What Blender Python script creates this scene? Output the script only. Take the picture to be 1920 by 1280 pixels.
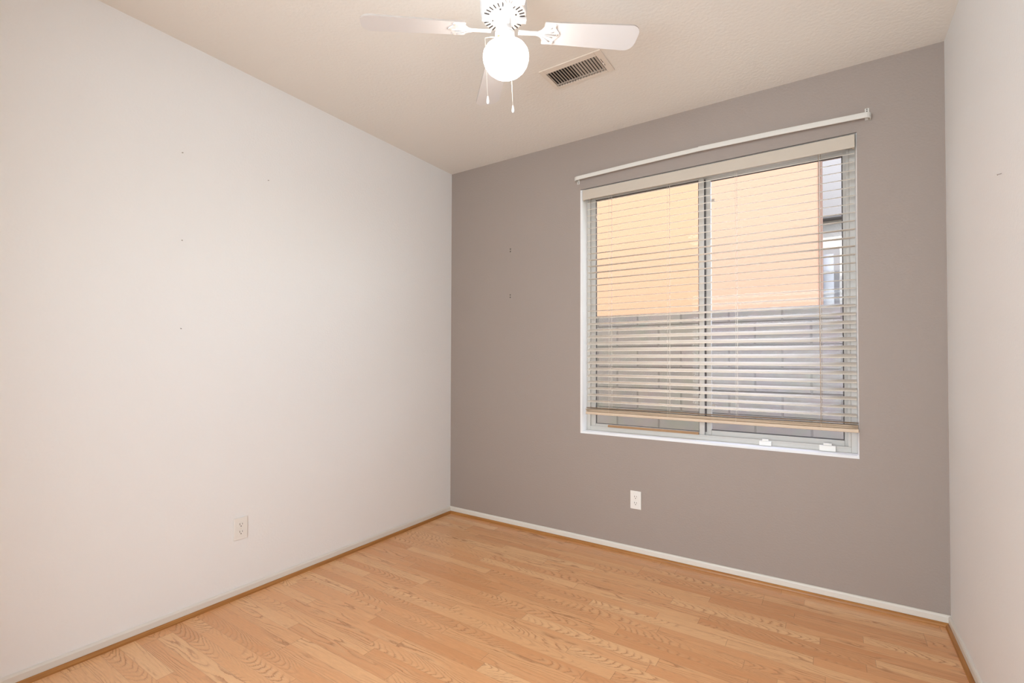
import bpy, bmesh, math, random
from mathutils import Vector, Matrix

for o in list(bpy.data.objects):
    bpy.data.objects.remove(o)
scn = bpy.context.scene
C = scn.collection
rad = math.radians
random.seed(4)

# ------------------------------------------------------------------ camera, world, sun, light, exposure
camd = bpy.data.cameras.new('camera'); cam = bpy.data.objects.new('camera', camd); C.objects.link(cam)
camd.sensor_fit = 'HORIZONTAL'; camd.sensor_width = 36.0; camd.lens = 905.68 * 36 / 1920
camd.shift_y = 19.76 / 1920; camd.clip_start = 0.02; camd.clip_end = 200
Rv, Uv, Fv = Vector((.8359, .5488, .0026)), Vector((.0066, -.0148, .9999)), Vector((-.5488, .8358, .016))
m = Matrix.Identity(4)
for i in range(3):
    m[i][0], m[i][1], m[i][2] = Rv[i], Uv[i], -Fv[i]
m.translation = (2.5636, -3.0035, 1.2312)
cam.matrix_world = m
scn.camera = cam

w = bpy.data.worlds.new('sky'); scn.world = w; w.use_nodes = True
nt = w.node_tree; bg = nt.nodes['Background']
sky = nt.nodes.new('ShaderNodeTexSky'); sky.sky_type = 'NISHITA'; sky.sun_disc = False
sky.sun_elevation = rad(58); sky.sun_rotation = rad(175); sky.air_density = 1.0; sky.dust_density = 1.5
hs_ = nt.nodes.new('ShaderNodeHueSaturation'); hs_.inputs['Saturation'].default_value = .55
nt.links.new(sky.outputs[0], hs_.inputs['Color']); nt.links.new(hs_.outputs[0], bg.inputs[0]); bg.inputs[1].default_value = 1.8

sd = bpy.data.lights.new('sun', 'SUN'); sd.energy = 17.0; sd.angle = rad(0.6); sd.color = (1, .95, .88)
sun = bpy.data.objects.new('sun', sd); C.objects.link(sun)
sun.rotation_euler = Vector((0.10, 0.50, -0.86)).to_track_quat('-Z', 'Y').to_euler()
sun.location = (0, -6, 9)

# added fill light in the unseen hall, shining through the opening behind the camera
hd = bpy.data.lights.new('hall_fill', 'AREA'); hd.shape = 'RECTANGLE'; hd.size = 2.0; hd.size_y = 1.7
hd.energy = 121; hd.color = (.785, .905, 1.0)
hall = bpy.data.objects.new('hall_fill', hd); C.objects.link(hall)
hall.location = (1.85, -4.35, 1.35); hall.rotation_euler = (rad(90), 0, 0)

# portal in the window opening: guides the daylight into the room
pd = bpy.data.lights.new('window_portal', 'AREA'); pd.shape = 'RECTANGLE'; pd.size = 1.5; pd.size_y = 1.62
pd.cycles.is_portal = True
po = bpy.data.objects.new('window_portal', pd); C.objects.link(po)
po.location = (1.923, .17, 1.57); po.rotation_euler = (rad(-90), 0, 0)

scn.view_settings.view_transform = 'Standard'; scn.view_settings.look = 'None'
scn.view_settings.gamma = 1; scn.view_settings.use_curve_mapping = False
scn.view_settings.exposure = 0.0
cy = scn.cycles
cy.max_bounces = 10; cy.diffuse_bounces = 6; cy.glossy_bounces = 4; cy.transmission_bounces = 6
cy.transparent_max_bounces = 12; cy.use_denoising = True; cy.sample_clamp_indirect = 8
cy.caustics_reflective = False; cy.caustics_refractive = False
LAMP = 13.0

# ------------------------------------------------------------------ materials
def N(nt, t, **k):
    n = nt.nodes.new('ShaderNode' + t)
    for a, b in k.items(): setattr(n, a, b)
    return n
def setin(n, **k):
    for a, b in k.items(): n.inputs[a].default_value = b
def mat(name, col, rough=.5, spec=.5, metal=0, bump=None, vary=None):
    """principled material; bump = (noise scale, strength, distance); vary = (scale, colour, amount)"""
    mt = bpy.data.materials.new(name); mt.use_nodes = True
    nt = mt.node_tree; b = nt.nodes['Principled BSDF']
    b.inputs['Base Color'].default_value = (*col, 1)
    b.inputs['Roughness'].default_value = rough; b.inputs['Metallic'].default_value = metal
    b.inputs['Specular IOR Level'].default_value = spec
    tc = N(nt, 'TexCoord')
    if bump:
        n = N(nt, 'TexNoise'); n.inputs['Scale'].default_value = bump[0]; n.inputs['Detail'].default_value = 3
        nt.links.new(tc.outputs['Object'], n.inputs['Vector'])
        bp = N(nt, 'Bump'); bp.inputs['Strength'].default_value = bump[1]; bp.inputs['Distance'].default_value = bump[2]
        nt.links.new(n.outputs['Fac'], bp.inputs['Height']); nt.links.new(bp.outputs[0], b.inputs['Normal'])
    if vary:
        n = N(nt, 'TexNoise'); n.inputs['Scale'].default_value = vary[0]; n.inputs['Detail'].default_value = 4
        nt.links.new(tc.outputs['Object'], n.inputs['Vector'])
        mx = N(nt, 'MixRGB'); mx.inputs[1].default_value = (*col, 1); mx.inputs[2].default_value = (*vary[1], 1)
        mul = N(nt, 'Math', operation='MULTIPLY'); mul.inputs[1].default_value = vary[2]
        nt.links.new(n.outputs['Fac'], mul.inputs[0]); nt.links.new(mul.outputs[0], mx.inputs[0])
        nt.links.new(mx.outputs[0], b.inputs['Base Color'])
    return mt

M = {}
M['white_wall'] = mat('white_wall_paint', (.80, .795, .785), .62, .35, bump=(95, .22, .004))
M['grey_wall'] = mat('taupe_wall_paint', (.335, .280, .246), .6, .35, bump=(95, .25, .004))
M['ceiling'] = mat('ceiling_paint', (.80, .765, .71), .8, .2, bump=(70, .3, .004))
M['trim'] = mat('white_trim_paint', (.69, .65, .585), .45, .4, bump=(60, .1, .002))
M['plastic'] = mat('white_plastic', (.79, .765, .72), .35, .5)
M['slot'] = mat('dark_slot', (.05, .04, .035), .7)
M['fan_white'] = mat('white_enamel', (.72, .71, .71), .35, .5)
M['blade'] = mat('white_blade_laminate', (.78, .77, .77), .45, .5)
M['edge'] = mat('shaded_blade_edge', (.42, .37, .33), .6)  # white blade edge with its shade painted in as grey
M['slat'] = mat('cream_slat_paint', (.87, .795, .70), .65, .2)
M['valance'] = mat('cream_valance_wood', (.54, .475, .395), .5, .4, vary=(6, (.49, .42, .345), .5))
M['rail'] = mat('tan_rail_wood', (.66, .53, .40), .5, .4, vary=(9, (.55, .41, .28), .6))
M['shaded_slat'] = mat('shaded_slat_brown', (.24, .15, .075), .5, .4, vary=(9, (.18, .10, .05), .6))  # brown paints the shade on top of the uppermost gathered slat
M['cord'] = mat('pale_cord', (.80, .74, .66), .8)
M['shaded_cord'] = mat('shaded_cord', (.42, .29, .17), .8)  # tan tone puts shade into the colour of the right-hand cords
M['alu'] = mat('white_vinyl_frame', (.54, .51, .465), .45, .5)
M['gasket'] = mat('dark_gasket', (.07, .06, .055), .6)
M['dowel'] = mat('brown_dowel_wood', (.42, .25, .13), .6, .3, vary=(30, (.30, .17, .08), .8))
M['rod'] = mat('white_rod_enamel', (.66, .635, .585), .4, .5)
M['vent'] = mat('vent_enamel', (.77, .70, .62), .5, .4)
M['louver'] = mat('grey_louver', (.50, .44, .38), .55, .4)
M['duct'] = mat('dark_duct', (.04, .034, .03), .8)
M['steel'] = mat('nail_steel', (.34, .31, .28), .45, .5, metal=.6)
M['brass'] = mat('brass_bead', (.75, .45, .15), .35, .5, metal=.7)
M['stucco'] = mat('peach_stucco', (.172, .102, .070), .9, .1, bump=(30, .35, .008), vary=(1.2, (.164, .095, .064), .5))
M['pale_stucco'] = mat('pale_stucco', (.23, .222, .205), .9, .1, bump=(26, .5, .02))
M['grey_board'] = mat('grey_eave_paint', (.10, .098, .098), .8, .2)
M['dirt'] = mat('pale_gravel', (.26, .235, .21), .95, .1, bump=(60, .8, .02), vary=(30, (.20, .18, .155), .8))
M['roof'] = mat('brown_roof_tile', (.30, .20, .15), .8, .2)
M['dark_glass'] = mat('dim_window_glass', (.09, .09, .10), .1, .6)

def glass(name, tint):
    mt = bpy.data.materials.new(name); mt.use_nodes = True; nt = mt.node_tree; nt.nodes.clear()
    out = N(nt, 'OutputMaterial'); mx = N(nt, 'MixShader'); tr = N(nt, 'BsdfTransparent'); gl = N(nt, 'BsdfGlossy')
    fr = N(nt, 'Fresnel'); fr.inputs['IOR'].default_value = 1.45
    tr.inputs[0].default_value = (*tint, 1); gl.inputs['Roughness'].default_value = .02
    fm = N(nt, 'Math', operation='MULTIPLY'); fm.inputs[1].default_value = .15; nt.links.new(fr.outputs[0], fm.inputs[0]); nt.links.new(fm.outputs[0], mx.inputs[0]); nt.links.new(tr.outputs[0], mx.inputs[1]); nt.links.new(gl.outputs[0], mx.inputs[2])
    nt.links.new(mx.outputs[0], out.inputs[0]); return mt
M['glass'] = glass('clear_glass', (.97, .97, .98))
M['glass_warm'] = glass('warm_tinted_glass', (.98, .962, .915))

# lit frosted globe
mt = bpy.data.materials.new('frosted_lit_globe'); mt.use_nodes = True; b = mt.node_tree.nodes['Principled BSDF']
b.inputs['Base Color'].default_value = (.9, .88, .84, 1); b.inputs['Roughness'].default_value = .3
b.inputs['Emission Color'].default_value = (1, .93, .86, 1); b.inputs['Emission Strength'].default_value = LAMP
M['globe'] = mt

# oak strip laminate
def oak_floor():
    mt = bpy.data.materials.new('oak_strip_laminate'); mt.use_nodes = True; nt = mt.node_tree; L = nt.links.new
    b = nt.nodes['Principled BSDF']
    def mth(op, a, c=None, d=None):
        n = N(nt, 'Math', operation=op)
        for i, x in enumerate((a, c, d)):
            if x is None: continue
            if isinstance(x, (int, float)): n.inputs[i].default_value = x
            else: L(x, n.inputs[i])
        return n.outputs[0]
    tc = N(nt, 'TexCoord'); sp = N(nt, 'SeparateXYZ'); L(tc.outputs['Object'], sp.inputs[0])
    X, Y = sp.outputs[0], sp.outputs[1]
    W_, LN = .0602, .64
    yr = mth('DIVIDE', mth('ADD', Y, 2.005), W_)
    row = mth('FLOOR', yr); v = mth('SUBTRACT', mth('FRACT', yr), .5)
    wr = N(nt, 'TexWhiteNoise', noise_dimensions='1D'); L(row, wr.inputs['W'])
    xo = mth('DIVIDE', mth('ADD', X, mth('MULTIPLY', wr.outputs['Value'], 7.3)), LN)
    idx = mth('FLOOR', xo); xf = mth('FRACT', xo)
    cb = N(nt, 'CombineXYZ'); L(row, cb.inputs[0]); L(idx, cb.inputs[1])
    wn = N(nt, 'TexWhiteNoise', noise_dimensions='2D'); L(cb.outputs[0], wn.inputs['Vector'])
    rs = N(nt, 'SeparateXYZ'); L(wn.outputs['Color'], rs.inputs[0]); r, g, bl = rs.outputs
    # slow wander of the growth rings, own field for every strip
    vec = N(nt, 'CombineXYZ'); L(mth('MULTIPLY', X, 3.2), vec.inputs[0]); L(mth('MULTIPLY', Y, 14.0), vec.inputs[1]); L(mth('MULTIPLY', r, 90), vec.inputs[2])
    nz = N(nt, 'TexNoise'); setin(nz, Scale=1.0, Detail=2.0, Roughness=.45); L(vec.outputs[0], nz.inputs['Vector'])
    vec2 = N(nt, 'CombineXYZ'); L(mth('MULTIPLY', X, 22.0), vec2.inputs[0]); L(mth('MULTIPLY', Y, 200.0), vec2.inputs[1]); L(mth('MULTIPLY', g, 60), vec2.inputs[2])
    nf = N(nt, 'TexNoise'); setin(nf, Scale=1.0, Detail=3.0, Roughness=.6); L(vec2.outputs[0], nf.inputs['Vector'])
    arch = mth('GREATER_THAN', bl, .5)
    vv = mth('ADD', v, mth('MULTIPLY', mth('SUBTRACT', g, .5), 1.1))
    A = mth('MULTIPLY', mth('MULTIPLY', vv, vv), 5.0)
    Bx = mth('MULTIPLY', X, mth('ADD', mth('MULTIPLY', arch, 22.0), 1.5))
    ph = mth('ADD', mth('ADD', A, Bx), mth('ADD', mth('MULTIPLY', nz.outputs['Fac'], 5.0), mth('MULTIPLY', nf.outputs['Fac'], .7)))
    fr = mth('FRACT', ph)
    cr = N(nt, 'ValToRGB'); e = cr.color_ramp.elements
    e[0].position = 0; e[0].color = (1, 1, 1, 1); e[1].position = .55; e[1].color = (0, 0, 0, 1)
    k = e.new(.10); k.color = (.85, .85, .85, 1); k = e.new(.28); k.color = (.22,) * 3 + (1,); k = e.new(.94); k.color = (0, 0, 0, 1)
    L(fr, cr.inputs[0])
    # the rings show only over part of each strip
    vec3 = N(nt, 'CombineXYZ'); L(mth('MULTIPLY', X, 3.2), vec3.inputs[0]); L(mth('MULTIPLY', Y, 16.0), vec3.inputs[1]); L(mth('MULTIPLY', bl, 80), vec3.inputs[2])
    nm = N(nt, 'TexNoise'); setin(nm, Scale=1.0, Detail=1.0); L(vec3.outputs[0], nm.inputs['Vector'])
    msk = N(nt, 'MapRange'); setin(msk, **{'From Min': .36, 'From Max': .62}); L(nm.outputs['Fac'], msk.inputs['Value'])
    ring = mth('MULTIPLY', mth('MULTIPLY', cr.outputs[0], msk.outputs[0]), .80)
    tone = N(nt, 'ValToRGB'); e = tone.color_ramp.elements
    e[0].position = 0; e[0].color = (.640, .300, .128, 1); e[1].position = 1; e[1].color = (.785, .455, .232, 1)
    k = e.new(.35); k.color = (.705, .352, .160, 1); k = e.new(.7); k.color = (.735, .388, .182, 1)
    L(r, tone.inputs[0])
    m1 = N(nt, 'MixRGB'); m1.inputs[2].default_value = (.84, .55, .30, 1); L(tone.outputs[0], m1.inputs[1])
    L(mth('MULTIPLY', mth('MULTIPLY', mth('SUBTRACT', 1.0, fr), msk.outputs[0]), .45), m1.inputs[0])
    m2 = N(nt, 'MixRGB'); m2.inputs[2].default_value = (.36, .14, .05, 1); L(m1.outputs[0], m2.inputs[1]); L(ring, m2.inputs[0])
    fine = N(nt, 'MapRange'); setin(fine, **{'From Min': .35, 'From Max': .7, 'To Min': .95, 'To Max': 1.05}); L(nf.outputs['Fac'], fine.inputs['Value'])
    # butt joints and strip edges, fine dark lines
    ej = mth('LESS_THAN', xf, .0035)
    ee = mth('GREATER_THAN', mth('ABSOLUTE', v), .487)
    seam = mth('SUBTRACT', 1.0, mth('MULTIPLY', mth('MAXIMUM', ej, mth('MULTIPLY', ee, .6)), .28))
    m3 = N(nt, 'MixRGB', blend_type='MULTIPLY'); m3.inputs[0].default_value = 1
    sc = N(nt, 'CombineXYZ'); s = mth('MULTIPLY', fine.outputs[0], seam)
    for i in range(3): L(s, sc.inputs[i])
    L(m2.outputs[0], m3.inputs[1]); L(sc.outputs[0], m3.inputs[2])
    L(m3.outputs[0], b.inputs['Base Color'])
    setin(b, Roughness=.27); b.inputs['Specular IOR Level'].default_value = .45
    return mt
M['floor'] = oak_floor()

def shoe_wood(name, axis):
    mt = mat(name, (.38, .165, .04), .4, .4); nt = mt.node_tree; b = nt.nodes['Principled BSDF']
    tc = N(nt, 'TexCoord'); mp = N(nt, 'Mapping'); s = [160, 160, 160]; s[axis] = 5; mp.inputs['Scale'].default_value = s
    n = N(nt, 'TexNoise'); n.inputs['Scale'].default_value = 1; n.inputs['Detail'].default_value = 3
    cr = N(nt, 'ValToRGB'); cr.color_ramp.elements[0].color = (.30, .115, .024, 1); cr.color_ramp.elements[1].color = (.44, .20, .052, 1)
    cr.color_ramp.elements[0].position = .3; cr.color_ramp.elements[1].position = .7
    nt.links.new(tc.outputs['Object'], mp.inputs[0]); nt.links.new(mp.outputs[0], n.inputs['Vector'])
    nt.links.new(n.outputs['Fac'], cr.inputs[0]); nt.links.new(cr.outputs[0], b.inputs['Base Color']); return mt
M['shoe_x'] = shoe_wood('oak_moulding_across', 0); M['shoe_y'] = shoe_wood('oak_moulding_along', 1)

def block_mat():
    mt = bpy.data.materials.new('grey_concrete_block'); mt.use_nodes = True; nt = mt.node_tree; L = nt.links.new
    b = nt.nodes['Principled BSDF']; b.inputs['Roughness'].default_value = .95; b.inputs['Specular IOR Level'].default_value = .1
    tc = N(nt, 'TexCoord'); sp = N(nt, 'SeparateXYZ'); cb = N(nt, 'CombineXYZ'); L(tc.outputs['Object'], sp.inputs[0])
    ax = N(nt, 'Math', operation='ADD'); ax.inputs[1].default_value = 8.2 - 1.711 + .21; az = N(nt, 'Math', operation='ADD'); az.inputs[1].default_value = 8.24 - 1.689
    L(sp.outputs[0], ax.inputs[0]); L(sp.outputs[2], az.inputs[0]); L(ax.outputs[0], cb.inputs[0]); L(az.outputs[0], cb.inputs[1])
    br = N(nt, 'TexBrick'); br.offset = .5; br.offset_frequency = 2
    setin(br, Scale=1.0, **{'Mortar Size': .009, 'Mortar Smooth': .4, 'Bias': 0.0, 'Brick Width': .42, 'Row Height': .206})
    br.inputs['Color1'].default_value = (.079, .069, .064, 1); br.inputs['Color2'].default_value = (.086, .075, .069, 1); br.inputs['Mortar'].default_value = (.060, .052, .048, 1)
    L(cb.outputs[0], br.inputs['Vector'])
    n = N(nt, 'TexNoise'); setin(n, Scale=7.0, Detail=4.0); L(tc.outputs['Object'], n.inputs['Vector'])
    mx = N(nt, 'MixRGB', blend_type='MULTIPLY'); mx.inputs[0].default_value = .35
    L(br.outputs['Color'], mx.inputs[1]); L(n.outputs['Color'], mx.inputs[2])
    hs = N(nt, 'HueSaturation'); hs.inputs['Saturation'].default_value = .6; hs.inputs['Value'].default_value = 1.15
    L(mx.outputs[0], hs.inputs['Color']); L(hs.outputs[0], b.inputs['Base Color'])
    bp = N(nt, 'Bump'); bp.inputs['Strength'].default_value = .5; bp.inputs['Distance'].default_value = .01; bp.invert = True
    L(br.outputs['Fac'], bp.inputs['Height']); L(bp.outputs[0], b.inputs['Normal']); return mt
M['block'] = block_mat()

# ------------------------------------------------------------------ mesh helpers
def box(bm, x0, x1, y0, y1, z0, z1, bev=0.0, mtx=None, mi=0):
    r = bmesh.ops.create_cube(bm, size=1.0); vs = r['verts']
    for v in vs:
        v.co = Vector((x0 if v.co.x < 0 else x1, y0 if v.co.y < 0 else y1, z0 if v.co.z < 0 else z1))
    fs = {f for v in vs for f in v.link_faces}
    if bev:
        es = list({e for v in vs for e in v.link_edges})
        rr = bmesh.ops.bevel(bm, geom=es, offset=bev, segments=2, affect='EDGES', profile=.5)
        fs = {f for f in fs if f.is_valid} | set(rr['faces']); vs = {v for f in fs for v in f.verts}
    for f in fs: f.material_index = mi
    if mtx is not None:
        for v in vs: v.co = mtx @ v.co
    return vs
def lathe(bm, prof, seg=40, mtx=None, mi=0):
    rings = []
    for r, z in prof:
        if r < 1e-6: rings.append([bm.verts.new((0, 0, z))])
        else: rings.append([bm.verts.new((r * math.cos(2 * math.pi * i / seg), r * math.sin(2 * math.pi * i / seg), z)) for i in range(seg)])
    for a, b in zip(rings, rings[1:]):
        for i in range(seg):
            j = (i + 1) % seg
            if len(a) == 1 and len(b) == 1: continue
            f = [a[0], b[j], b[i]] if len(a) == 1 else ([a[i], a[j], b[0]] if len(b) == 1 else [a[i], a[j], b[j], b[i]])
            fc = bm.faces.new(f); fc.smooth = True; fc.material_index = mi
    if mtx is not None:
        for rg in rings:
            for v in rg: v.co = mtx @ v.co
def tube(bm, pts, r, seg=8):
    pts = [Vector(p) for p in pts]; rings = []
    for i, p in enumerate(pts):
        d = (pts[min(i + 1, len(pts) - 1)] - pts[max(i - 1, 0)]).normalized()
        a = d.orthogonal().normalized() if i == 0 else (pa - d * pa.dot(d)).normalized()
        pa = a; b = d.cross(a)
        rings.append([bm.verts.new(p + (a * math.cos(2 * math.pi * k / seg) + b * math.sin(2 * math.pi * k / seg)) * r) for k in range(seg)])
    for a, b in zip(rings, rings[1:]):
        for k in range(seg):
            f = bm.faces.new((a[k], a[(k + 1) % seg], b[(k + 1) % seg], b[k])); f.smooth = True
    bm.faces.new(rings[0][::-1]); bm.faces.new(rings[-1])
def prism(bm, outline, z0, z1, mtx=None, mi=0):
    a = [bm.verts.new((x, y, z0)) for x, y in outline]; b = [bm.verts.new((x, y, z1)) for x, y in outline]
    n = len(a); fs = [bm.faces.new(a[::-1]), bm.faces.new(b)]
    for i in range(n): fs.append(bm.faces.new((a[i], a[(i + 1) % n], b[(i + 1) % n], b[i])))
    for f in fs: f.material_index = mi
    if mtx is not None:
        for v in a + b: v.co = mtx @ v.co
def extrude_profile(bm, prof, axis, a0, a1):
    """closed profile of (u, z) pairs swept along world axis 0 (u = y) or 1 (u = x)"""
    def P(t, u, z): return (t, u, z) if axis == 0 else (u, t, z)
    A = [bm.verts.new(P(a0, u, z)) for u, z in prof]; B = [bm.verts.new(P(a1, u, z)) for u, z in prof]
    n = len(prof); bm.faces.new(A); bm.faces.new(B[::-1])
    for i in range(n): bm.faces.new((A[i], B[i], B[(i + 1) % n], A[(i + 1) % n]))
def obj(name, bm, m, parent=None, smooth=False):
    bmesh.ops.recalc_face_normals(bm, faces=bm.faces)
    me = bpy.data.meshes.new(name); bm.to_mesh(me); bm.free()
    for x in (m if isinstance(m, (list, tuple)) else [m]): me.materials.append(M[x])
    o = bpy.data.objects.new(name, me); C.objects.link(o)
    if smooth:
        for p in me.polygons: p.use_smooth = True
    if parent is not None: o.parent = parent
    return o
def tag(o, label, cat, group=None):
    o['label'] = label; o['category'] = cat
    if group: o['group'] = group
    return o
def thing(name, label, cat, loc=(0, 0, 0), group=None):
    o = bpy.data.objects.new(name, None); C.objects.link(o); o.location = loc; o.empty_display_size = .05
    return tag(o, label, cat, group)
def struct(name, bm, m, parent=None):
    o = obj(name, bm, m, parent)
    if parent is None: o['kind'] = 'structure'
    return o
nb = bmesh.new

# ------------------------------------------------------------------ room shell
W, H = 3.027, 2.74
RX0, RX1, RZ0, RZ1 = 1.163, 2.684, .750, 2.391      # window recess
YR = -3.25                                         # inner face of the wall behind the camera
bm = nb(); box(bm, -.15, W + .15, YR - 1.5, .15, -.12, 0); struct('floor', bm, 'floor')
bm = nb(); box(bm, -.15, W + .15, YR - 1.5, .15, H, H + .15)
struct('ceiling', bm, 'ceiling')
bm = nb(); box(bm, -.15, 0, YR - 1.5, .16, 0, H); struct('wall_left', bm, 'white_wall')
bm = nb(); box(bm, W, W + .15, YR - 1.5, .16, 0, H); struct('wall_right', bm, 'white_wall')

def holed_wall(x0, x1, z0, z1, hx0, hx1, hz0, hz1, y0, y1):
    bm = nb(); xs, zs = (x0, hx0, hx1, x1), (z0, hz0, hz1, z1)
    cells = [(i, k) for i in range(3) for k in range(3) if (i, k) != (1, 1) and zs[k + 1] > zs[k]]
    for i, k in cells:
        for y, fl in ((y0, 0), (y1, 1)):
            q = [bm.verts.new((x, y, z)) for x, z in ((xs[i], zs[k]), (xs[i + 1], zs[k]), (xs[i + 1], zs[k + 1]), (xs[i], zs[k + 1]))]
            bm.faces.new(q[::-1] if fl else q)
    def ring(a0, a1, c0, c1):
        p = [(a0, c0), (a1, c0), (a1, c1), (a0, c1)]
        for j in range(4):
            (xa, za), (xb, zb) = p[j], p[(j + 1) % 4]
            bm.faces.new([bm.verts.new(t) for t in ((xa, y0, za), (xb, y0, zb), (xb, y1, zb), (xa, y1, za))])
    ring(x0, x1, z0, z1); ring(hx0, hx1, hz0, hz1)
    bmesh.ops.remove_doubles(bm, verts=bm.verts, dist=1e-5); return bm
BN = .014                                          # bullnose radius of the plaster corner
struct('wall_back', holed_wall(0, W, 0, H, RX0 - BN, RX1 + .004, RZ0 - BN, RZ1 + .004, 0, .16), 'grey_wall')
struct('wall_front', holed_wall(0, W, 0, H, 1.05, 2.75, 0.0, 2.32, YR - .12, YR), 'white_wall')  # opening sized and placed to shape the added fill light
bm = nb(); box(bm, 0, W, YR - 1.5, YR - 1.4, 0, H); struct('wall_hall', bm, 'white_wall')

# baseboards (white) and quarter-round shoe moulding (oak)
bb = lambda s: [(0, 0), (s * .010, 0), (s * .010, .043), (s * .007, .049), (s * .003, .052), (0, .052)]
def qround(s, base):
    p = [(base, 0)] + [(base + s * .0125 * math.cos(a), .0185 * math.sin(a)) for a in [rad(t) for t in (0, 15, 35, 55, 75, 90)]]
    return p
bm = nb(); extrude_profile(bm, bb(-1), 0, 0.0, W); struct('baseboard_back', bm, 'trim')
bm = nb(); extrude_profile(bm, bb(1), 1, YR, -.010); struct('baseboard_left', bm, 'trim')
bm = nb(); extrude_profile(bm, [(W + u * -1, z) for u, z in bb(1)], 1, YR, -.010); struct('baseboard_right', bm, 'trim')
bm = nb(); extrude_profile(bm, qround(-1, -.010), 0, .010, W - .010); struct('trim_1', bm, 'shoe_x')
bm = nb(); extrude_profile(bm, qround(1, .010), 1, YR, -.0225); struct('trim_2', bm, 'shoe_y')
bm = nb(); extrude_profile(bm, qround(-1, W - .010), 1, YR, -.0225); struct('trim_3', bm, 'shoe_y')

# ------------------------------------------------------------------ window
win = bpy.data.objects.new('window_1', None); C.objects.link(win); win.location = ((RX0 + RX1) / 2, .11, RZ0); win['kind'] = 'structure'
def wpart(name, bm, m, parent=None, label=None):
    o = obj(name, bm, m); p = parent or win; o.parent = p
    o.matrix_parent_inverse = Matrix.Translation(-Vector(win.location)) if p is win else Matrix.Identity(4)
    if label: o['label'] = label
    return o
# plaster returns with a rounded corner (open ring swept round the opening)
bm = nb(); prof = [(BN, -.0012)] + [(BN - BN * math.sin(rad(t)), BN - BN * math.cos(rad(t))) for t in (12, 30, 50, 70, 90)] + [(0, .158)]
rings = []
for off, y in prof:
    ox = min(off, BN)
    rings.append([bm.verts.new((x, y, z)) for x, z in ((RX0 - ox, RZ0 - ox), (RX1 + ox * .28, RZ0 - ox), (RX1 + ox * .28, RZ1), (RX0 - ox, RZ1))])
for a, c in zip(rings, rings[1:]):
    for i in range(4):
        f = bm.faces.new((a[i], a[(i + 1) % 4], c[(i + 1) % 4], c[i]))
wpart('window_return', bm, 'white_wall', label='white plaster return with rounded corner')
def frame_bm(x0, x1, z0, z1, l, r, b_, t, y0, y1, bev=.002):
    bm = nb(); box(bm, x0, x0 + l, y0, y1, z0, z1, bev); box(bm, x1 - r, x1, y0, y1, z0, z1, bev)
    box(bm, x0 + l, x1 - r, y0, y1, z0, z0 + b_, bev); box(bm, x0 + l, x1 - r, y0, y1, z1 - t, z1, bev); return bm
bm = frame_bm(RX0, RX1, RZ0, RZ1, .024, .026, .022, .045, .078, .155)
box(bm, RX0 + .024, RX1 - .026, .0775, .084, RZ0 + .0215, RZ0 + .030, .001)           # raised track lip
box(bm, RX1 - .040, RX1 - .026, .085, .100, RZ0 + .022, RZ1 - .045, .002)              # side track
wpart('window_frame', bm, 'alu')
s1 = wpart('sash', frame_bm(1.187, 1.930, .772, 2.349, .034, .030, .024, .012, .088, .112), 'alu')
bm = nb(); box(bm, 1.219, 1.902, .0985, .1025, .794, 2.339); wpart('pane', bm, 'glass_warm', s1)
wpart('gasket', frame_bm(1.2205, 1.9005, .7955, 2.3375, .0045, .0045, .004, .005, .0955, .1055, 0), 'gasket', s1)
bm = nb(); box(bm, 1.9298, 1.9365, .101, .1175, .7965, 2.337); wpart('sash_gap_shade', bm, 'gasket', s1)  # dark strip put in for the shaded gap between the sashes
bm = nb(); box(bm, 1.2200, 1.2330, .078, .0885, 2.205, 2.225, .002); wpart('latch', bm, 'louver', s1)
bm = nb(); box(bm, 1.901, 1.9055, .0850, .0885, 1.02, 1.075, .001); wpart('latch', bm, 'gasket', s1)
s2 = wpart('sash', frame_bm(1.902, 2.660, .772, 2.349, .062, .030, .034, .016, .118, .142), 'alu')
bm = nb(); box(bm, 1.957, 2.634, .1285, .1325, .803, 2.335); wpart('pane', bm, 'glass', s2)
wpart('gasket', frame_bm(1.9625, 2.6305, .8055, 2.3335, .0012, .0055, .006, .006, .1255, .1355, 0), 'gasket', s2)
for z in (2.20, .945):
    bm = nb(); box(bm, 1.966, 1.985, .1245, .1283, z, z + .018, .001); wpart('glazing_clip', bm, 'louver', s2)
bm = nb()
for z in (1.90, 1.955): box(bm, 2.6555, 2.6615, .1135, .1185, z, z + .045, .001)
wpart('latch_slot', bm, 'gasket', s2)

# ------------------------------------------------------------------ blind
bl = thing('window_blind', 'cream horizontal slat blind covering the window, its lowest slats gathered on the bottom rail', 'blind', (1.94, .0, 2.372))
def bpart(name, bm, m, parent=None, smooth=False):
    o = obj(name, bm, m, smooth=smooth); o.parent = parent or bl
    o.matrix_parent_inverse = Matrix.Translation(-Vector(bl.location)) if parent is None else Matrix.Identity(4)
    return o
bm = nb(); box(bm, 1.172, 2.679, -.018, -.008, 2.3135, 2.381, .002)
box(bm, 2.670, 2.679, -.0085, .010, 2.3135, 2.381, .001); box(bm, 1.172, 1.181, -.0085, .010, 2.3135, 2.381, .001)
bpart('valance', bm, 'valance')
bm = nb(); box(bm, 1.188, 2.668, -.004, .046, 2.334, 2.3715, .002); bpart('headrail', bm, 'slat')
tilts = {0: 19.5, 5: 17.2, 6: 15, 7: 11, 8: 7.5, 9: 4.5, 10: 2.0, 11: 1.5, 12: 2.5, 13: 4.5, 14: 5.8, 15: 7, 16: 9, 17: 11, 18: 17, 19: 19.5, 20: 22, 21: 25, 22: 25.5, 23: 25, 24: 24, 26: 20, 28: 16, 31: 11}
def tilt(i):
    ks = sorted(tilts)
    for a, b in zip(ks, ks[1:]):
        if a <= i <= b: return tilts[a] + (tilts[b] - tilts[a]) * (i - a) / (b - a)
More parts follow.
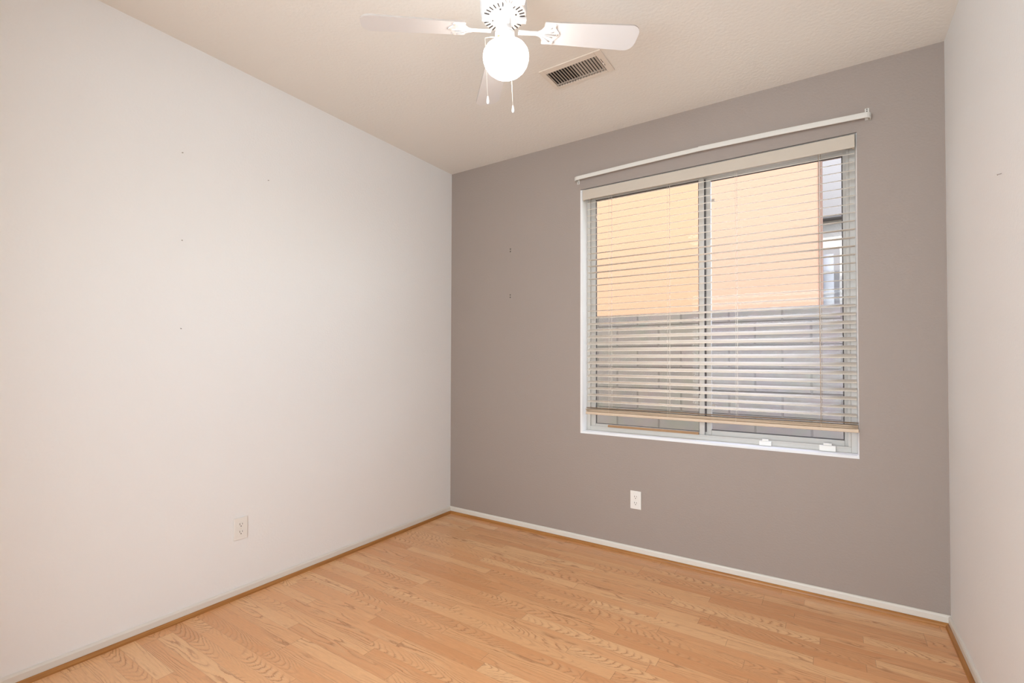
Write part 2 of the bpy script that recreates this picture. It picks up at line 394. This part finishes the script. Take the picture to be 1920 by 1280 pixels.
SX0, SX1, SY = 1.200, 2.679, .020
def slat(bm, x0, x1, yc, zc, ang, wd=.050, th=.0032, crown=.0016, dz=0.0, nx=1, wob=None):
    n = 6; rr = []
    for s in range(nx + 1):
        x = x0 + (x1 - x0) * s / nx; dzz = (dz * s / nx) + (wob(s / nx) if wob else 0); top, bot = [], []
        for k in range(n + 1):
            t = k / n - .5; u = t * wd; h = crown * (1 - (2 * t) ** 2)
            edge = th * .5 * (1.0 if 0 < k < n else .55)
            for lst, zz in ((top, h + edge), (bot, h - edge)):
                ca, sa = math.cos(rad(ang)), math.sin(rad(ang))
                lst.append(bm.verts.new((x, yc + u * ca - zz * sa, zc + dzz + u * sa + zz * ca)))
        rr.append(top + bot[::-1])
    for a, b in zip(rr, rr[1:]):
        for k in range(len(a)):
            f = bm.faces.new((a[k], b[k], b[(k + 1) % len(a)], a[(k + 1) % len(a)])); f.smooth = True
    bm.faces.new(rr[0]); bm.faces.new(rr[-1][::-1])
ZS = [2.2968 + (.9541 - 2.2968) * i / 31 for i in range(32)]
bm = nb()
for i, z in enumerate(ZS):
    slat(bm, SX0 + random.uniform(-.002, .002), SX1 + random.uniform(-.0015, .0015), SY, z, tilt(i) + random.uniform(-.5, .5), dz=-.002)
bpart('slats', bm, 'slat')
YB = .006
bm = nb()
for k in range(4):
    slat(bm, SX0 - .002 * k, 2.683, YB + (.002, -.001, .001, .0)[k], .8895 + k * .0042, 0, wob=(lambda t, k=k: (-.0012 * k * math.sin(t * 9 + k)) * .4), nx=24)
bpart('stacked_slats', bm, 'rail'); bm = nb()
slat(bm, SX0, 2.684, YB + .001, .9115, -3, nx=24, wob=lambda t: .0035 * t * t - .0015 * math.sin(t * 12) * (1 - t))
bpart('stacked_slats', bm, 'shaded_slat')['label'] = 'uppermost gathered slat, its shade painted brown'
bm = nb(); box(bm, SX0 - .004, 2.686, YB - .0265, YB + .0265, .869, .8865, .003); bpart('bottom_rail', bm, 'rail')
for k, x in enumerate((1.357, 1.737, 2.12, 2.526)):
    bm = nb()
    for y in (SY - .0262, SY + .0262): tube(bm, [(x, y, 2.336), (x, y, 1.6), (x, y, .93), (x, YB + (y - SY), .880)], .0007, 5)
    for i, z in enumerate(ZS):
        a = rad(tilt(i)); tube(bm, [(x + .002, SY - .026 * math.cos(a), z - .026 * math.sin(a) - .002), (x + .002, SY + .026 * math.cos(a), z + .026 * math.sin(a) - .002)], .0005, 4)
    bpart('ladder_cord', bm, 'cord')
    bm = nb(); tube(bm, [(x + .006, SY, 2.336), (x + .006, SY, 1.5), (x + .006, YB, .872)], .0008, 6)
    o = bpart('lift_cord', bm, 'shaded_cord' if k == 3 else 'cord')
    if k == 3: o['label'] = 'lift cord, its shade painted tan'
bm = nb(); tube(bm, [(2.5225, -.012, 2.318), (2.523, -.0078, 1.7), (2.525, -.0075, 1.2), (2.526, -.0215, .905)], .0011, 6)
o = bpart('pull_cord', bm, 'shaded_cord'); o['label'] = 'pull cord hanging down the front, its shade painted tan'

# ------------------------------------------------------------------ curtain rod
cr_ = thing('curtain_rod', 'flat white curtain rod on brackets above the blind', 'curtain rod', (1.935, 0, 2.465))
def rpart(name, bm, m, parent=None):
    o = obj(name, bm, m); o.parent = parent or cr_
    if parent is None: o.matrix_parent_inverse = Matrix.Translation(-Vector(cr_.location))
    return o
def rod_piece(x_end, x_in, ze, zi, hh, yf):
    """flat channel: straight front with a rounded return to the wall at x_end"""
    s = 1 if x_in > x_end else -1; r = .022; path = [(x_end, -.003, ze), (x_end, yf + r, ze)]
    for t in (20, 45, 70, 90): path.append((x_end + s * r * (1 - math.cos(rad(t))), yf + r - r * math.sin(rad(t)), ze))
    xm = (x_end + x_in) / 2
    path += [(xm, yf, (ze + zi) / 2 + .002), (x_in, yf, zi)]
    bm = nb(); th = .006; ring = []
    for i, p in enumerate(path):
        p = Vector(p); a = Vector(path[max(i - 1, 0)]); b = Vector(path[min(i + 1, len(path) - 1)])
        d = (b - a); d.z = 0; d.normalize(); n = Vector((d.y, -d.x, 0)) * s
        q = []
        for u, v in ((0, -hh), (th * .7, -hh), (th, -hh * .8), (th, hh * .8), (th * .7, hh), (0, hh), (-.0, hh * .9), (0, -hh * .9)):
            q.append(bm.verts.new(p + n * u + Vector((0, 0, v))))
        ring.append(q)
    for a, b in zip(ring, ring[1:]):
        for k in range(8): bm.faces.new((a[k], a[(k + 1) % 8], b[(k + 1) % 8], b[k]))
    bm.faces.new(ring[0]); bm.faces.new(ring[-1][::-1]); return bm
rpart('rod', rod_piece(1.124, 1.99, 2.460, 2.4708, .0125, -.046), 'rod')
rpart('rod', rod_piece(2.741, 1.93, 2.452, 2.4708, .0138, -.048), 'rod')
for x, sx, z, lo, hi in ((1.124, 1, 2.460, -.026, .010), (2.741, -1, 2.452, -.008, .052)):
    bm = nb(); xa, xb = sorted((x + sx * .001, x + sx * .019))
    box(bm, xa, xb, -.003, -.0002, z + lo, z + hi, .001)
    xc = x + sx * .004; box(bm, min(xc, xc + sx * .003), max(xc, xc + sx * .003), -.035, -.002, z - .009, z + .009, .0005)
    bk = rpart('bracket', bm, 'rod')
    bm = nb()
    for dz in ((.037, .046) if sx < 0 else (-.020, -.012)): lathe(bm, [(0, .0012), (.0022, .001), (.003, 0)], 10, Matrix.Translation((x + sx * .010, -.003, z + dz)) @ Matrix.Rotation(rad(90), 4, 'X'))
    rpart('screw', bm, 'slot', bk)

# ------------------------------------------------------------------ window locks and the dowel in the track
def lock(x0, x1, z0, z1, label):
    t = thing('window_lock', label, 'window lock', ((x0 + x1) / 2, .07, z0), 'clamp locks on the window track')
    c = Vector(t.location); bm = nb(); a, b_ = x0 - c.x, x1 - c.x
    box(bm, a, b_, -.013, .0075, 0, z1 - z0, .002); obj('clamp_body', bm, 'plastic', t)
    bm = nb(); m_ = (a + b_) / 2; h = (b_ - a) * .26
    box(bm, m_ - h, m_ + h, -.006, .0075, z1 - z0, z1 - z0 + .011, .002); obj('thumb_tab', bm, 'plastic', t)
lock(2.229, 2.290, .7512, .776, 'smaller white clamp lock on the window track, below the middle of the right pane')
lock(2.516, 2.590, .7512, .781, 'larger white clamp lock on the window track, beside the right jamb')
bm = nb(); box(bm, 1.3165, 1.8985, .0690, .0860, .7802, .7945, .0015)
tag(obj('wooden_dowel', bm, 'dowel'), 'brown square wooden stick lying in the window track under the left pane', 'wooden stick')

# ------------------------------------------------------------------ ceiling fan
fan = thing('ceiling_fan', 'white four-blade ceiling fan with a lit frosted globe and two pull chains', 'ceiling fan', (1.532, -1.512, H))
FZ = 2.477 - H
def fpart(name, bm, m, parent=None, label=None):
    o = obj(name, bm, m, parent or fan)
    if label: o['label'] = label
    return o
bm = nb(); lathe(bm, [(.070, -.0005), (.072, -.02), (.086, -.034), (.0885, -.05), (.0885, -.190), (.086, -.204), (.080, -.211), (0.0, -.2115)], 56); fpart('motor_housing', bm, 'fan_white')
bm = nb()
for k in range(28):
    if k % 7 in (0,): continue
    box(bm, .060, .079, -.0018, .0018, -.2135, -.2105, 0, Matrix.Rotation(2 * math.pi * k / 28 + .75, 4, 'Z'))
for k in range(4): lathe(bm, [(0, -.2135), (.0035, -.2130), (.004, -.2112)], 8, Matrix.Rotation(k * math.pi / 2 + .3, 4, 'Z') @ Matrix.Translation((.047, 0, 0)))
fpart('vent_slots', bm, 'slot', label='dark radial cooling slots')
bm = nb(); NK = lambda z: -.211 + (z + .211) * 1.2
lathe(bm, [(r, NK(z)) for r, z in [(.0, -.210), (.0235, -.211), (.0245, -.216), (.0245, -.228), (.028, -.245), (.0335, -.262), (.0365, -.272), (.0385, -.280), (.0385, -.292), (.036, -.296), (.0335, -.297), (0, -.297)]], 40)
for z in (-.262, -.269): lathe(bm, [(.0345, NK(z) + .0015), (.0375, NK(z)), (.0345, NK(z) - .0015)], 40)
fpart('light_fitter', bm, 'fan_white')
bm = nb(); lathe(bm, [(0.031, -0.3085), (0.034, -0.3138), (0.048, -0.3169), (0.064, -0.3231), (0.0765, -0.3333), (0.0845, -0.3466), (0.087, -0.3607), (0.0855, -0.3766), (0.08, -0.3935), (0.07, -0.4094), (0.0555, -0.4227), (0.0375, -0.4315), (0.018, -0.4364), (0, -0.4377)], 56); fpart('globe', bm, 'globe', label='lit frosted glass globe')
# blades and irons
def blade_outline(r0, r1, w0, w1):
    p = [(r0, -w0 / 2), (r0 + .004, -w0 / 2 - .002)]
    for t in range(0, 6): p.append((r0 + (r1 - .045 - r0) * (t + 1) / 6, -(w0 + (w1 - w0) * (t + 1) / 6) / 2))
    cr = .038
    for t in range(-80, 1, 20): p.append((r1 - cr + cr * math.cos(rad(t)), -w1 / 2 + cr + cr * math.sin(rad(t))))
    q = [(x, -y) for x, y in p[::-1]]
    return p + q
def iron_outline():
    p = [(.052, -.010), (.10, -.0075), (.128, -.0085), (.140, -.016), (.150, -.030), (.163, -.038), (.176, -.041), (.190, -.043), (.197, -.038), (.193, -.030), (.199, -.021), (.208, -.012), (.213, 0)]
    return p + [(x, -y) for x, y in p[::-1][1:]]
BT = rad(11)
for k in range(4):
    ang = rad(42 + 90 * k) + (rad(1.5) if k == 1 else 0)
    base = Matrix.Rotation(ang, 4, 'Z') @ Matrix.Translation((0, 0, FZ)) @ Matrix.Rotation(-BT, 4, 'X')
    bm = nb(); prism(bm, blade_outline(.150, .528, .094, .116), -.0005, .0055, base)
    for f in bm.faces: f.material_index = 1 if len(f.verts) == 4 else 0
    fpart('blade', bm, ['blade', 'edge'])
    bm = nb(); prism(bm, iron_outline(), -.0045, -.0008, base)
    flat = Matrix.Rotation(ang, 4, 'Z')
    box(bm, .045, .085, -.012, .012, -.224, -.211, .002, flat)
    # raised scroll ribs of the leaf plate
    for s in (-1, 1):
        tube(bm, [base @ Vector(q) for q in ((.120, s * .003, -.0055), (.146, s * .012, -.0065), (.164, s * .024, -.0065), (.178, s * .030, -.006))], .0022, 6)
        tube(bm, [base @ Vector(q) for q in ((.150, s * .004, -.006), (.170, s * .010, -.0065), (.186, s * .012, -.006))], .002, 6)
    tube(bm, [base @ Vector(q) for q in ((.07, 0, -.0055), (.13, 0, -.0065), (.20, 0, -.0055))], .0025, 6)
    ir = fpart('blade_iron', bm, 'fan_white')
    for q in ((.192, -.036), (.192, .036), (.203, 0)):
        bm = nb(); lathe(bm, [(0, -.0075), (.003, -.007), (.0042, -.0045)], 10, base @ Matrix.Translation((q[0], q[1], 0)))
        fpart('screw', bm, 'louver', ir)
# pull chains: one swings out in front of the globe, one hangs behind it
cx = Vector((.836, .549, 0)); cf = Vector((.549, -.836, 0))     # sideways and towards the doorway
def chain(pts, fob_z):
    bm = nb(); tube(bm, pts, .0011, 6)
    o = fpart('pull_chain', bm, 'trim'); e = Vector(pts[-1])
    bm = nb(); lathe(bm, [(.0015, 0.0), (.003, -.003), (.0048, -.013), (.0058, -.022), (.0045, -.028), (.0025, -.030), (0, -.030)], 14, Matrix.Translation(e))
    fpart('fob', bm, 'fan_white', o); return o
a = cx * -.022 + cf * .030; b_ = cx * -.074 + cf * .072
c1 = chain([Vector((a.x, a.y, -.306)), Vector((b_.x * .72, b_.y * .72, -.318)), Vector((b_.x, b_.y, -.334)), Vector((b_.x, b_.y, -.44)), Vector((b_.x, b_.y, -.548))], 0)
bm = nb(); lathe(bm, [(0, .006), (.005, .003), (.006, 0), (.005, -.003), (0, -.006)], 12, Matrix.Translation((a.x * 1.08, a.y * 1.08, -.306))); o = fpart('bead', bm, 'brass', c1); o['label'] = 'brass bead'
a = cx * .012 + cf * -.034; b_ = cx * .020 + cf * -.092
chain([Vector((a.x, a.y, -.306)), Vector((b_.x * .75, b_.y * .75, -.317)), Vector((b_.x, b_.y, -.334)), Vector((b_.x, b_.y, -.44)), Vector((b_.x, b_.y, -.500))], 0)
fan.rotation_euler = Matrix.Rotation(rad(2.8), 3, Vector((.549, -.836, 0))).to_euler()

# ------------------------------------------------------------------ ceiling vent
VX0, VX1, VY0, VY1 = 1.302, 1.644, -.835, -.640
vent = thing('ceiling_vent', 'cream rectangular air vent with slanted louvers in the ceiling', 'vent', ((VX0 + VX1) / 2, (VY0 + VY1) / 2, H))
hx, hy = (VX1 - VX0) / 2, (VY1 - VY0) / 2; gx0, gx1, gy0, gy1 = -hx + .024, hx - .034, -hy + .036, hy - .022
bm = nb()
def slab(x0, x1, y0, y1): box(bm, x0, x1, y0, y1, -.007, -.0003, .0015)
slab(-hx, gx0, -hy, hy); slab(gx1, hx, -hy, hy); slab(gx0, gx1, -hy, gy0); slab(gx0, gx1, gy1, hy)
obj('vent_frame', bm, 'vent', vent)
bm = nb(); box(bm, gx0 - .004, gx1 + .004, gy0 - .004, gy1 + .004, -.0012, -.0003); obj('duct_opening', bm, 'duct', vent)
bm = nb(); nl = 18
for k in range(nl):
    x = gx0 + (gx1 - gx0) * (k + .5) / nl
    box(bm, -.0062, .0062, gy0, gy1, -.0006, .0006, 0, Matrix.Translation((x, 0, -.0062)) @ Matrix.Rotation(rad(34 if k < nl / 2 else 16), 4, 'Y'))
obj('louvers', bm, 'louver', vent)
bm = nb(); box(bm, gx0, gx1, gy1 - .020, gy1 - .017, -.0095, -.0020, .0005); obj('cross_bar', bm, 'louver', vent)
bm = nb(); box(bm, gx1 + .008, gx1 + .0105, -.030, .030, -.0078, -.0069); lv = obj('lever_slot', bm, 'slot', vent)
bm = nb(); box(bm, gx1 + .006, gx1 + .012, .004, .020, -.0165, -.0065, .0015); obj('damper_lever', bm, 'vent', vent)

# ------------------------------------------------------------------ outlets (built facing -y, then turned)
def outlet(loc, rz, label):
    t = thing('wall_outlet', label, 'outlet', loc, 'duplex wall outlets'); t.rotation_euler = (0, 0, rz)
    bm = nb(); box(bm, -.035, .035, -.0065, -.0003, -.057, .057, .0028); obj('wall_plate', bm, 'plastic', t)
    for s in (1, -1):
        bm = nb(); oc = []
        for k in range(24):
            a = 2 * math.pi * k / 24; oc.append((.0172 * math.cos(a), max(-.0135, min(.0135, .0172 * math.sin(a)))))
        prism(bm, oc, 0, .0018, Matrix.Translation((0, -.0064, s * .0195)) @ Matrix.Rotation(rad(90), 4, 'X'))
        r = obj('receptacle', bm, 'plastic', t)
        bm = nb(); z = s * .0195
        box(bm, -.0078, -.0055, -.0086, -.0080, z - .001, z + .0085); box(bm, .0055, .0075, -.0086, -.0080, z, z + .0075)
        lathe(bm, [(0, .0004), (.0027, .0004), (.0027, 0)], 10, Matrix.Translation((0, -.0082, z - .0075)) @ Matrix.Rotation(rad(90), 4, 'X'))
        obj('slot', bm, 'slot', r)
    bm = nb(); lathe(bm, [(0, .0010), (.0026, .0006), (.003, 0)], 12, Matrix.Translation((0, -.0065, 0)) @ Matrix.Rotation(rad(90), 4, 'X')); obj('screw', bm, 'vent', t)
outlet((1.534, 0, .3455), 0, 'white duplex outlet low on the grey wall under the window')
outlet((0, -1.667, .3535), rad(90), 'white duplex outlet low on the white wall above the baseboard')

# ------------------------------------------------------------------ nails and screw mounts left in the walls
def nail(loc, rz, label, group=None):
    """built sticking out along -y"""
    t = thing('nail', label, 'nail', loc, group); t.rotation_euler = (rad(14), 0, rz)
    bm = nb(); tube(bm, [(0, .002, 0), (0, -.010, 0)], .0011, 8); obj('shank', bm, 'steel', t)
    bm = nb(); lathe(bm, [(0, .0008), (.0022, .0006), (.0026, 0), (0, -.0002)], 12, Matrix.Translation((0, -.010, 0)) @ Matrix.Rotation(rad(90), 4, 'X')); obj('head', bm, 'steel', t)
G = 'nails in the left white wall'
nail((0, -1.9605, 2.2105), rad(90), 'topmost of the three nails in a column on the white wall above its outlet', G)
nail((0, -1.9578, 1.7941), rad(90), 'middle of the three nails in a column on the white wall above its outlet', G)
nail((0, -1.9572, 1.3765), rad(90), 'lowest of the three nails in a column on the white wall above its outlet', G)
nail((0, -1.5407, 2.2097), rad(90), 'lone nail high on the white wall, level with the top nail of the column', G)
nail((W, -.8686, 1.8289), rad(-90), 'single nail in the white wall to the right of the window')
for z, lab in ((2.050, 'upper of two tiny screw mounts on the grey wall beside the window'), (1.7065, 'lower of two tiny screw mounts on the grey wall beside the window')):
    t = thing('screw_mount', lab, 'screw mount', (.5752, 0, z), 'screw mounts on the grey wall')
    bm = nb(); box(bm, -.006, .006, -.0018, -.0003, -.018, .018, .0008); obj('mount_plate', bm, 'grey_wall', t)
    bm = nb()
    for dz in (-.009, .009): lathe(bm, [(0, .0024), (.0036, .0018), (.0048, 0)], 10, Matrix.Translation((0, -.0018, dz)) @ Matrix.Rotation(rad(90), 4, 'X'))
    obj('screw', bm, 'slot', t)

# ------------------------------------------------------------------ outside the window
bm = nb(); box(bm, -8, 14, .16, 24, -.30, -.12); o = obj('ground', bm, 'dirt'); o['kind'] = 'structure'
bw = thing('block_wall', 'grey concrete block boundary wall outside the window', 'garden wall', (2, 1.775, -.12))
bm = nb(); box(bm, -5, 10, -.075, .075, 0, 1.809); q = obj('wall_blocks', bm, 'block', bw)
for v in q.data.vertices: v.co.x -= 2.0
q.data.update()
# keep the block courses in world position: the mesh origin carries the offset
nh = thing('neighbour_house', 'peach stucco house close behind the grey block wall', 'house', (-.5, 3.3, -.12))
bm = nb(); box(bm, -6.5, 2.974, 0, 5.5, 0, 5.6, .02); obj('house_wall', bm, 'stucco', nh)
bm = nb(); prism(bm, [(-7, -.45), (3.35, -.45), (3.35, 5.9), (-7, 5.9)], 5.6, 5.75); 
vs = [bm.verts.new(p) for p in ((-7, -.45, 5.75), (3.35, -.45, 5.75), (3.35, 5.9, 5.75), (-7, 5.9, 5.75), (-3.5, 2.7, 7.0), (0, 2.7, 7.0))]
for f in ((0, 1, 5, 4), (1, 2, 5), (2, 3, 4, 5), (3, 0, 4)): bm.faces.new([vs[i] for i in f])
obj('roof', bm, 'roof', nh)
fh = thing('distant_house', 'pale house with a grey upper band seen past the corner of the peach house', 'house', (3.0, 10.6, -.12))
bm = nb(); box(bm, -1.5, 1.6, 0, 6, 0, 4.9, .02); obj('house_wall', bm, 'pale_stucco', fh)
bm = nb(); box(bm, -1.7, 1.8, -.25, 6.2, 4.65, 6.6, .05); obj('upper_band', bm, 'grey_board', fh)
bm = nb(); box(bm, -.66, -.22, -.06, .02, 1.8, 4.0, .01); f_ = obj('window_frame', bm, 'grey_board', fh)
bm = nb(); box(bm, -.55, -.33, -.075, -.055, 1.9, 3.85); obj('pane', bm, 'dark_glass', f_)
for z in (2.4, 2.9, 3.4):
    bm = nb(); box(bm, -.56, -.32, -.085, -.07, z, z + .05); obj('glazing_bar', bm, 'pale_stucco', f_)
